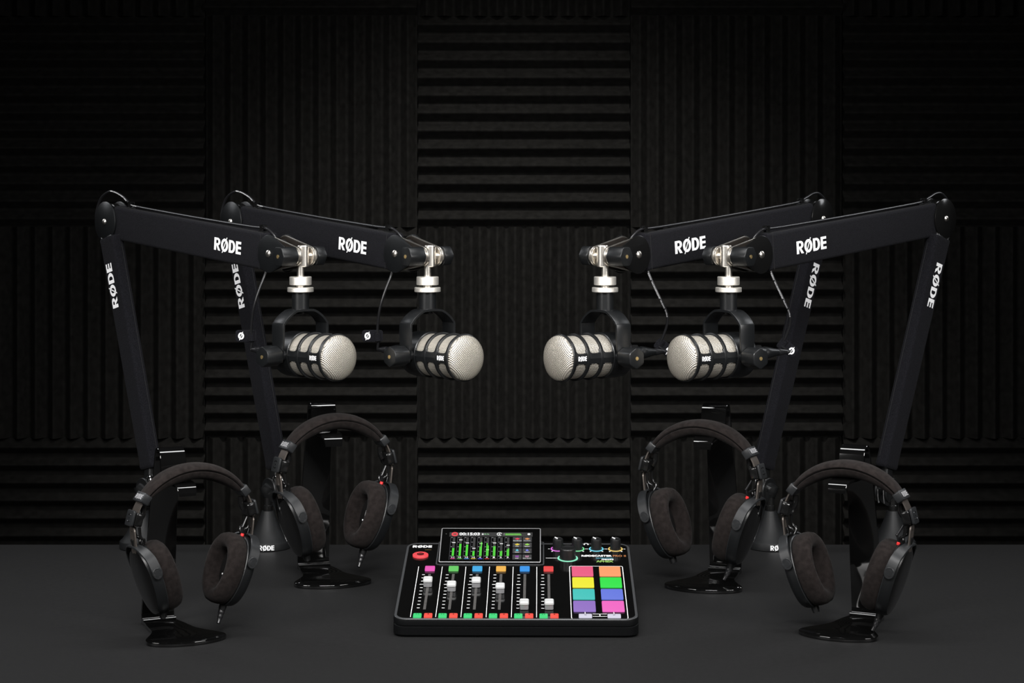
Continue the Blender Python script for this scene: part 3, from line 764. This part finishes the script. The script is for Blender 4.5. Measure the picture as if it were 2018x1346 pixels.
#         bend px     Y     yaw   scale | headset: top px, tray Y, yaw, scale
SETS = [((312, 1228), 2.604, 27, 1.00, (380, 913), 2.535, 33, .975),
        ((618, 1120), 2.972, 18, 1.087, (660, 815.6), 2.90, 30, 1.06),
        ((1709, 1220), 2.628, -28, 1.00, (1670, 907.7), 2.56, -27, 1.01),
        ((1429, 1129), 2.939, -20, 1.087, (1383, 828), 2.865, -28, 1.06)]
sl_ = ['glossy black curved stand at the front left, beside the lowest left headphones', 'glossy black curved stand at the back left, holding the left pair nearer the mixer',
       'glossy black curved stand at the front right corner of the desk', 'glossy black curved stand at the back right, nearest right of the mixer']
hl_ = ['black over-ear headphones with brown-black suede band, nearest on the left, white bracket lettering', 'black over-ear suede headphones hanging behind on the left, close to the mixer',
       'black over-ear suede headphones nearest on the right, lowest hanging pair there', 'black over-ear suede headphones hanging behind on the right, close to the mixer']
for i, (bp_, BY, yw, sc, tp, TY, hy, hs) in enumerate(SETS):
    o = stand if i == 0 else copy_tree(stand)
    p = P(bp_[0], bp_[1], BY)*MM; o.location = (p.x, p.y, .0); o.rotation_euler = (0, 0, R(yw)); o.scale = (sc,)*3
    tag(o, sl_[i], 'headphone stand', 'black headphone stands')
    h = phones if i == 0 else copy_tree(phones)
    # sit on the tray of the stand
    tray = o.location + Matrix.Rotation(R(yw), 3, 'Z') @ Vector((0, -.087*sc, 0))
    q = P(tp[0], tp[1], tray.y)*MM
    h.location = (q.x, tray.y, q.z); h.rotation_euler = (0, 0, R(hy)); h.scale = (hs,)*3
    tag(h, hl_[i], 'headphones', 'headphones hanging on stands')

# ============================================================ mixer
def make_mixer():
    root = thing('podcast_mixer', (8.0*2.52/4000*1000*MM, 2.52, 0), -.8)
    TILT = 9.8
    TOP = T(0, 0, 22) @ RX(TILT); tt = math.tan(R(TILT)); ct = cos(R(TILT))
    out = rr(306.4, 276, 17, 8, -.4, 138)
    def wall(poly, d_top, d_bot=None, zb=None):        # vertical-walled ring loft in world-like axes
        hi = [(x, y*ct, 22 + y*ct*tt - d_top) for x, y in poly]
        lo = [(x, y*ct, (zb if zb is not None else 22 + y*ct*tt - d_bot)) for x, y in poly]
        return hi, lo
    # lower tray
    h, l = wall(out, 9.6, zb=0); h2, _ = wall(inset(out, 1.5), 8.6, zb=0); l2 = [(x, y*ct, 0) for x, y in inset(out, 3)]; l1 = [(x, y*ct, 3) for x, y in out]
    MB().add(loft([l2, l1, h, h2]), 'case').build('lower_case', root, 30)
    a0 = wall(inset(out, 1.6), 8.6, 0)[0]; a1 = wall(inset(out, .2), 7.6, 0)[0]; a2 = wall(out, 2.0, 0)[0]; a3 = wall(inset(out, .4), .8, 0)[0]; a4 = wall(inset(out, 1.4), 0.2, 0)[0]; a5 = wall(inset(out, 2.5), .2, 0)[0]
    MB().add(loft([a0, a1, a2, a3, a4, a5]), 'case').build('upper_case', root, 30)
    r0, r1, r2 = inset(out, .9), inset(out, 1.6), inset(out, 4.2)
    def top3(p, z): return [(x, y, z) for x, y in p]
    MB().add(loft([top3(r0, -.1), top3(r1, .7), top3(r2, .7), top3(inset(out, 4.4), 0)], False), 'rim', TOP).build('rim', root, 30)
    fp_ = MB().add(prism(inset(out, 4.2), -1, .35), 'face', TOP).build('faceplate', root)
    # printed marks; the coloured words carry an added glow, though only print
    pk = MB(); Z = .5
    def bar(x0, x1, y0, y1, m='white', z=Z): pk.add(([(x0, y0, z), (x1, y0, z), (x1, y1, z), (x0, y1, z)], [(0, 1, 2, 3)]), m, TOP)
    for i in range(6):
        x = -131.8 + 31.45*i; bar(x - .38, x + .38, 7.8, 184)
        fx = -115.8 + 31.4*i
        for k in range(11):
            y = 154 - 11.6*k; w_ = 2.9 if k == 3 else 1.8; bar(fx - 8 - w_, fx - 8 + w_, y - .75, y + .75)
    ol, il = rr(71.3, 184, 3, 4, 104.1, 95.5), rr(69.5, 182.2, 2.4, 4, 104.1, 95.5)
    pk.add(loft([top3(ol, Z), top3(il, Z)], False), 'white', TOP @ Matrix.Identity(4))
    bar(95.5, 113.5, 18.6, 19.6); bar(95.5, 113.5, 11, 12); bar(104, 105, 11, 19.6); bar(85.8, 86.6, 20, 26); bar(121.8, 122.6, 20, 26)
    pk.add(logo(26.3, 8.6), 'white', TOP @ T(-131.3, 261, Z))
    pk.add(text('RØDECASTER', 41, 6.6, .035), 'white', TOP @ T(106.1, 226.4, Z))
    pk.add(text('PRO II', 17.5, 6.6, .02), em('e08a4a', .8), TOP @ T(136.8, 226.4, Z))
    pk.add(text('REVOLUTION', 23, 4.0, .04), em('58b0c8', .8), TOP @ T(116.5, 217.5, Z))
    pk.add(text('PREAMPS', 16, 4.0, .04), 'white', TOP @ T(120.5, 212.5, Z))
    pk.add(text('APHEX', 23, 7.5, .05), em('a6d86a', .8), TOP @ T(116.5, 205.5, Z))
    pk.add(text('multitrack', 9, 3, .02), 'gold', TOP @ T(-122.6, 248.5, Z))
    bar(37.5, 54, 217, 218)
    pk.add(tube([(92.9 + 2.8*cos(R(q)), 271.5 + 3*sin(R(q)), Z) for q in range(-20, 201, 20)], .5, 6), 'white', TOP)
    pk.add(box(89.6, 91.2, 269, 272, .4, .7), 'white', TOP).add(box(94.6, 96.2, 269, 272, .4, .7), 'white', TOP)
    for i in range(4):
        x = 54.2 + 26.1*i
        for sx in (-1, 1):
            bar(x + sx*12.2 - 1.3, x + sx*12.2 + 1.3, 252.4, 253.6)
            pk.add(box(-.7, .7, -1.2, 1.2, .3, .55), 'white', TOP @ T(x + sx*8, 253 - 9.4, 0) @ RZ(sx*40))
    pk.build('printed_markings', fp_, 60)
    for i in range(6):                                 # faders
        fx = -115.8 + 31.4*i
        sm = one('fader_slot', box(-1.7, 1.7, 33, 156.5, .3, .6), 'slot', root, TOP @ T(fx, 0, 0))
        v0 = (107.5, 92, 106, 85.6, 30.4, 30.6)[i]
        X = TOP @ T(fx, v0 + 7.5, 0)
        cp = MB()
        lo, mid, hi = rr(11, 13, 2.2, 4), rr(11.6, 14, 2.4, 4), rr(12, 15, 2.6, 4)
        cp.add(loft([top3(lo, 1), top3(lo, 7.4), top3(rr(10.6, 12.6, 2, 4), 7.6)], True), 'capside', X)
        tpz = []
        for p, z in ((hi, 7.6), (hi, 9.6), (inset(hi, .5), 10.5), (inset(hi, 1.4), 11.0)): tpz.append(top3(p, z))
        cp.add(loft(tpz), 'cap', X)
        fo = cp.build('fader_knob', root, 30)
        one('finger_dip', tube([(x_, 0, 11.0 + .5*(1 - (x_/5)**2)) for x_ in (-4.6, -3, -1, 1, 3, 4.6)], 1.1, 8), 'cap', fo, X)
    def button(nm, x, y, w_, d_, h_, hexc, s=1.0, rad=1.4, lab=None):
        o = MB().add(prism(rr(w_, d_, rad, 3), .2, h_, .7, 2), em(hexc, s), TOP @ T(x, y, 0)).build(nm, root, 30)
        if lab: tag(o, lab)
        return o
    cc = ('e650b4', '5fc65c', '30a6e2', 'f0b246', '2490e6', 'e63c3c'); cnm = ('magenta', 'green', 'light blue', 'amber', 'blue', 'red')
    for i in range(6):
        button('channel_button', -116.3 + 31.45*i, 173.5, 13, 13.5, 3.2, cc[i], lab=cnm[i] + ' lit button')
        g = button('listen_button', -123.3 + 31.5*i, 9.8, 10.3, 12, 2.6, '2fd878', lab='green lit button')
        one('icon', ([(x*.9, y, 2.72) for x, y in ((-2.2, -.5), (-.8, -.5), (-.8, .9), (-2.2, .9), (.8, -.5), (2.2, -.5), (2.2, .9), (.8, .9))] , [(0, 1, 2, 3), (4, 5, 6, 7)]), 'black', g, TOP @ T(-123.3 + 31.5*i, 11.8, 0))
        g = button('mute_button', -109.8 + 31.5*i, 10.2, 10.3, 12, 2.6, 'fa4a3a', lab='red lit button')
        one('icon', ([(-.6, -1, 2.72), (.6, -1, 2.72), (.6, 1.6, 2.72), (-.6, 1.6, 2.72), (-1.6, -.2, 2.72), (1.6, -.2, 2.72), (1.6, .4, 2.72), (-1.6, .4, 2.72)], [(0, 1, 2, 3), (4, 5, 6, 7)]), 'black', g, TOP @ T(-109.8 + 31.5*i, 12.2, 0))
    pc = (('e9557f', 'f99c63'), ('f0ea20', '18e23e'), ('38c2ba', '6175de'), ('8f6cc2', 'f062c2')); pn = (('pink', 'orange'), ('yellow', 'green'), ('teal', 'blue'), ('purple', 'magenta'))
    for r_ in range(4):
        for c_ in range(2):
            button('sound_pad', (85.8, 122.0)[c_], (165.5, 125.0, 83.5, 42.5)[r_], 28, 32.8, 2.6, pc[r_][c_], 1.0, 1.6, pn[r_][c_] + ' lit pad')
    for c_, s_ in ((0, '<'), (1, '>')):
        x = (86.3, 122.2)[c_]; g = button('bank_button', x, 10.8, 16.5, 10, 2.4, 'e2dff2', .9, lab='white lit button')
        one('icon', text(s_, 3, 3.4, .02), 'black', g, TOP @ T(x, 11.5, 2.5))
    rb = MB().add(lathe([(10.6, .2), (10.6, 2.4), (9.8, 3.0), (0, 3.0)], 40), em('f0424a', 1.0), TOP @ T(-131.8, 224.5, 0)).build('record_button', root, 30)
    one('icon', lathe([(4.8, 3.0), (4.8, 3.1), (0, 3.1)], 24), 'black', rb, TOP @ T(-131.8, 225, 0)); one('lettering', text('REC', 6.4, 2.2, .03), em('f0424a', 1.0), rb, TOP @ T(-131.8, 225, 3.25))
    kc = ('e070e0', '7ee8a0', '74dcf2', 'f2cf72')
    for i in range(4):
        X = TOP @ T(54.2 + 26.1*i, 253, 0)
        kn = MB().add(lathe([(7.4, .4), (7.2, 3), (7.1, 13.6), (6.7, 14.8), (5.8, 15.2), (5.2, 14.6), (0, 14.4)], 36), 'plastic', X).build('volume_knob', root, 35)
        one('pointer', box(-.6, .6, 1.2, 7.0, 14.5, 15.5), 'white', kn, X @ RZ(38))
        tag(one('light_ring', loft([top3(circ(8.2, 40), .9), top3(circ(9.9, 40), .9), top3(circ(10.1, 40), .3)], False), em(kc[i], 1.0), kn, X), ('violet', 'mint green', 'cyan', 'warm yellow')[i] + ' light ring')
    X = TOP @ T(67, 217, 0)
    pf = []
    for rad, z in ((11.2, .6), (10.9, 3), (10.7, 13.6), (10.3, 15), (9.6, 15.6), (8.6, 15.6), (7.5, 15.0), (4, 14.6)):
        pf.append([(rad*(1 - (.018 if (j % 2 and 2 < z < 15) else 0))*cos(2*pi*j/80), rad*(1 - (.018 if (j % 2 and 2 < z < 15) else 0))*sin(2*pi*j/80), z) for j in range(80)])
    kn = MB().add(loft(pf), 'plastic', X).build('selection_dial', root, 50)
    tag(one('light_ring', loft([top3(circ(11.6, 48), 1.0), top3(circ(13.6, 48), 1.0), top3(circ(13.9, 48), .3)], False), em('8ff0c8', 1.0), kn, X), 'pale green light ring')
    # screen
    sup = [(195, 0), (198, 2), (285, 14), (270, 0)]
    MB().add(([(s_*62 - 38, y, z) for s_ in (-1, 1) for y, z in ((196, 0), (201, 1), (268, 11), (268, 0))], [(0, 1, 2, 3), (7, 6, 5, 4), (0, 4, 5, 1), (1, 5, 6, 2), (2, 6, 7, 3), (3, 7, 4, 0)]), 'case', TOP).build('screen_support', root)
    ro, ri = rr(145, 89, 3, 3, -37.2, 235.5), rr(141.5, 85.5, 2, 3, -37.2, 235.5)
    keep = MB(); n_ = len(ro)
    keep.add(loft([top3(ro, .3), top3(ro, .9), top3(ri, .9), top3(ri, .3)], False), 'rim', TOP).build('recess_trim', root, 30)
    SX = TOP @ T(0, 197, 3) @ RX(18.7 - TILT)
    so = rr(137, 94.5, 2.5, 4, -37.6, 45.2)
    sc_ = MB().add(prism(so, -5, -.15, .0), 'case', SX).add(loft([top3(so, -.2), top3(inset(so, .3), .25), top3(inset(so, 1.3), .25), top3(inset(so, 1.4), 0)], False), 'screenedge', SX)
    sc_.add(prism(inset(so, 1.3), -1, .05), 'black', SX); so_ = sc_.build('screen', root, 30)
    d = MB()
    def rect(x0, x1, y0, y1, hexc, s=1.0, z=.2): d.add(([(x0, y0, z), (x1, y0, z), (x1, y1, z), (x0, y1, z)], [(0, 1, 2, 3)]), em(hexc, s), SX)
    def tx(s, x, y, w_, h_, hexc, b=.02, z=.34, al='C'): d.add(text(s, w_, h_, b, al), em(hexc, 1), SX @ T(x, y, z))
    def disc(x, y, rx, ry, hexc, z=.3): d.add(([(x + rx*cos(2*pi*k/20), y + ry*sin(2*pi*k/20), z) for k in range(20)], [tuple(range(20))]), em(hexc, 1), SX)
    rect(-94.5, 19.5, 68.2, 80, '1c1c1c')
    rect(-94.5, 19.5, 68.2, 68.9, '383838')
    disc(-87.2, 74.6, 4.6, 5.9, 'e8404c'); disc(-87.2, 74.6, 2.3, 2.4, '5a0a10', .36); tx('REC', -87.2, 74.6, 3.2, 1.2, 'f0c8a0', .01, .42)
    tx('00:15:03', -66.9, 75.2, 28, 8, 'ffffff', .035)
    rect(-50, -47.8, 72.8, 77, 'ffffff'); tx('19h 7m', -43.6, 74.8, 7, 3.2, '9fd8a0', .03)
    for q in range(14):
        a, b_ = R(20 + q*23), R(20 + (q+1)*23)
        if q < 13: d.add(([(-25.9 + (3.7 if k < 2 else 2.7)*cos(t), 75 + (4.9 if k < 2 else 3.6)*sin(t), .3) for k, t in enumerate((a, b_, b_, a))], [(0, 1, 2, 3)]), em('ffffff', 1), SX)
    disc(-25.9, 75, 1.2, 1.8, 'ffffff'); rect(-19.8, -19.2, 71.5, 77.5, 'dddddd')
    rect(-18, 3.1, 74.9, 77.4, '6ec850'); rect(-18, 4.3, 71.9, 74.7, '7ed45c')
    disc(14.5, 75, 2, 2.7, 'ffffff'); rect(14.2, 14.9, 74, 76, '222222', 1, .36)
    tops = [(35.7,)*2, (47.4,)*2, (45.3,)*2, (27.8,)*2, (40.2, 52.7), (49.8, 43.2), (41.1, 41.1), (27.3, 28.5), (32.4, 35.3)]
    fd = (51, 58.5, 50, 35.1, 48, 31.3, 50.1, 48, 43.8); uc = ('e0459a', '59c24c', '5c9adc', 'e8c83c', '4a52d8', 'c02a2a', '6a5a4a', '3a3a3a', '2c2c2c')
    nm_ = ('+1', '+2', '+3', '+4', '<', '+', '1', '2', '3')
    for i in range(9):
        x = -87.6 + 9.25*i
        rect(x - 4.8, x - 4.5, 4, 66.8, '5a5a62')
        rect(x - 1.5, x + 1.5, 14.4, 66, '242424', 1, .16)
        for k in range(5): tx(str((0, 10, 20, 30, 40)[k]), x - 3.0, 65.3 - k*12.7, 1.9, 1.7, 'b0b0b0', .01, .2)
        for k in range(16): rect(x - 2.1, x - 1.7, 15 + k*3.2, 15.4 + k*3.2, '555555', 1, .2)
        t0, t1 = tops[i]
        if i < 4: rect(x - 1.5, x + 1.35, 14.4, t0, '40d81c', 1, .25)
        else: rect(x - 1.6, x - .1, 14.4, t0, '40d81c', 1, .25); rect(x + .15, x + 1.6, 14.4, t1, '52d634', 1, .25)
        rect(x - 2.2, x + 2.2, fd[i] - .9, fd[i] + .9, 'ffffff' if i not in (4, 5) else '9df08c', 1, .4)
        tx(nm_[i], x - .2, 10.8, 4.6 if i < 4 else 2.6, 3.8, 'ffffff', .03); rect(x - 3, x + 3, 6.3, 8, uc[i])
    tiles = (('Soundboard', 'e0304e', 0), ('Laughter', 'd88a4c', 0), ('Play', 'e6cf3c', 1), ('Return', '96d84c', 1), ('Robot', '58c4dc', 2), ('Reverb', '6a78e0', 2), ('DUET', 'b24ac8', 3), ('Magic Button', 'e8a0c8', 3))
    for k, (s_, hx, kd) in enumerate(tiles):
        x0 = (-7.3, 6.2)[k % 2]; y0 = (53.6, 38.0, 22.2, 5.2)[k // 2]; hh = 13
        rect(x0, x0 + 12.2, y0, y0 + hh, '2b2b2d'); rect(x0, x0 + 12.2, y0 + hh - .4, y0 + hh, '55555a', 1, .24)
        if kd < 2: disc(x0 + 6.1, y0 + 8.3, 3.2, 1.7, hx); disc(x0 + 6.1, y0 + 8.3, 1.2, 2.7, hx, .33)
        elif kd == 2: disc(x0 + 6.1, y0 + 7.6, 2, 2, hx); disc(x0 + 6.1, y0 + 9, 1, 2.2, hx, .33)
        else:
            for q in (-1.6, 0, 1.6): rect(x0 + 6.1 + q - .35, x0 + 6.1 + q + .35, y0 + 6, y0 + 11, hx); disc(x0 + 6.1 + q, y0 + 7 + abs(q), .75, .9, hx, .33)
        tx(s_, x0 + 6.1, y0 + 3, min(11.2, 1.15*len(s_)), 2.1, 'f4f4f4', .02)
    disc(-99, 75.5, .8, 1, '4a4a48')
    tag(d.build('display_picture', so_, 60), 'lit display with green level meters and timer')
    tag(root, 'black podcast mixing console with colour pads, white faders and lit screen at desk centre', 'audio mixer')
make_mixer()
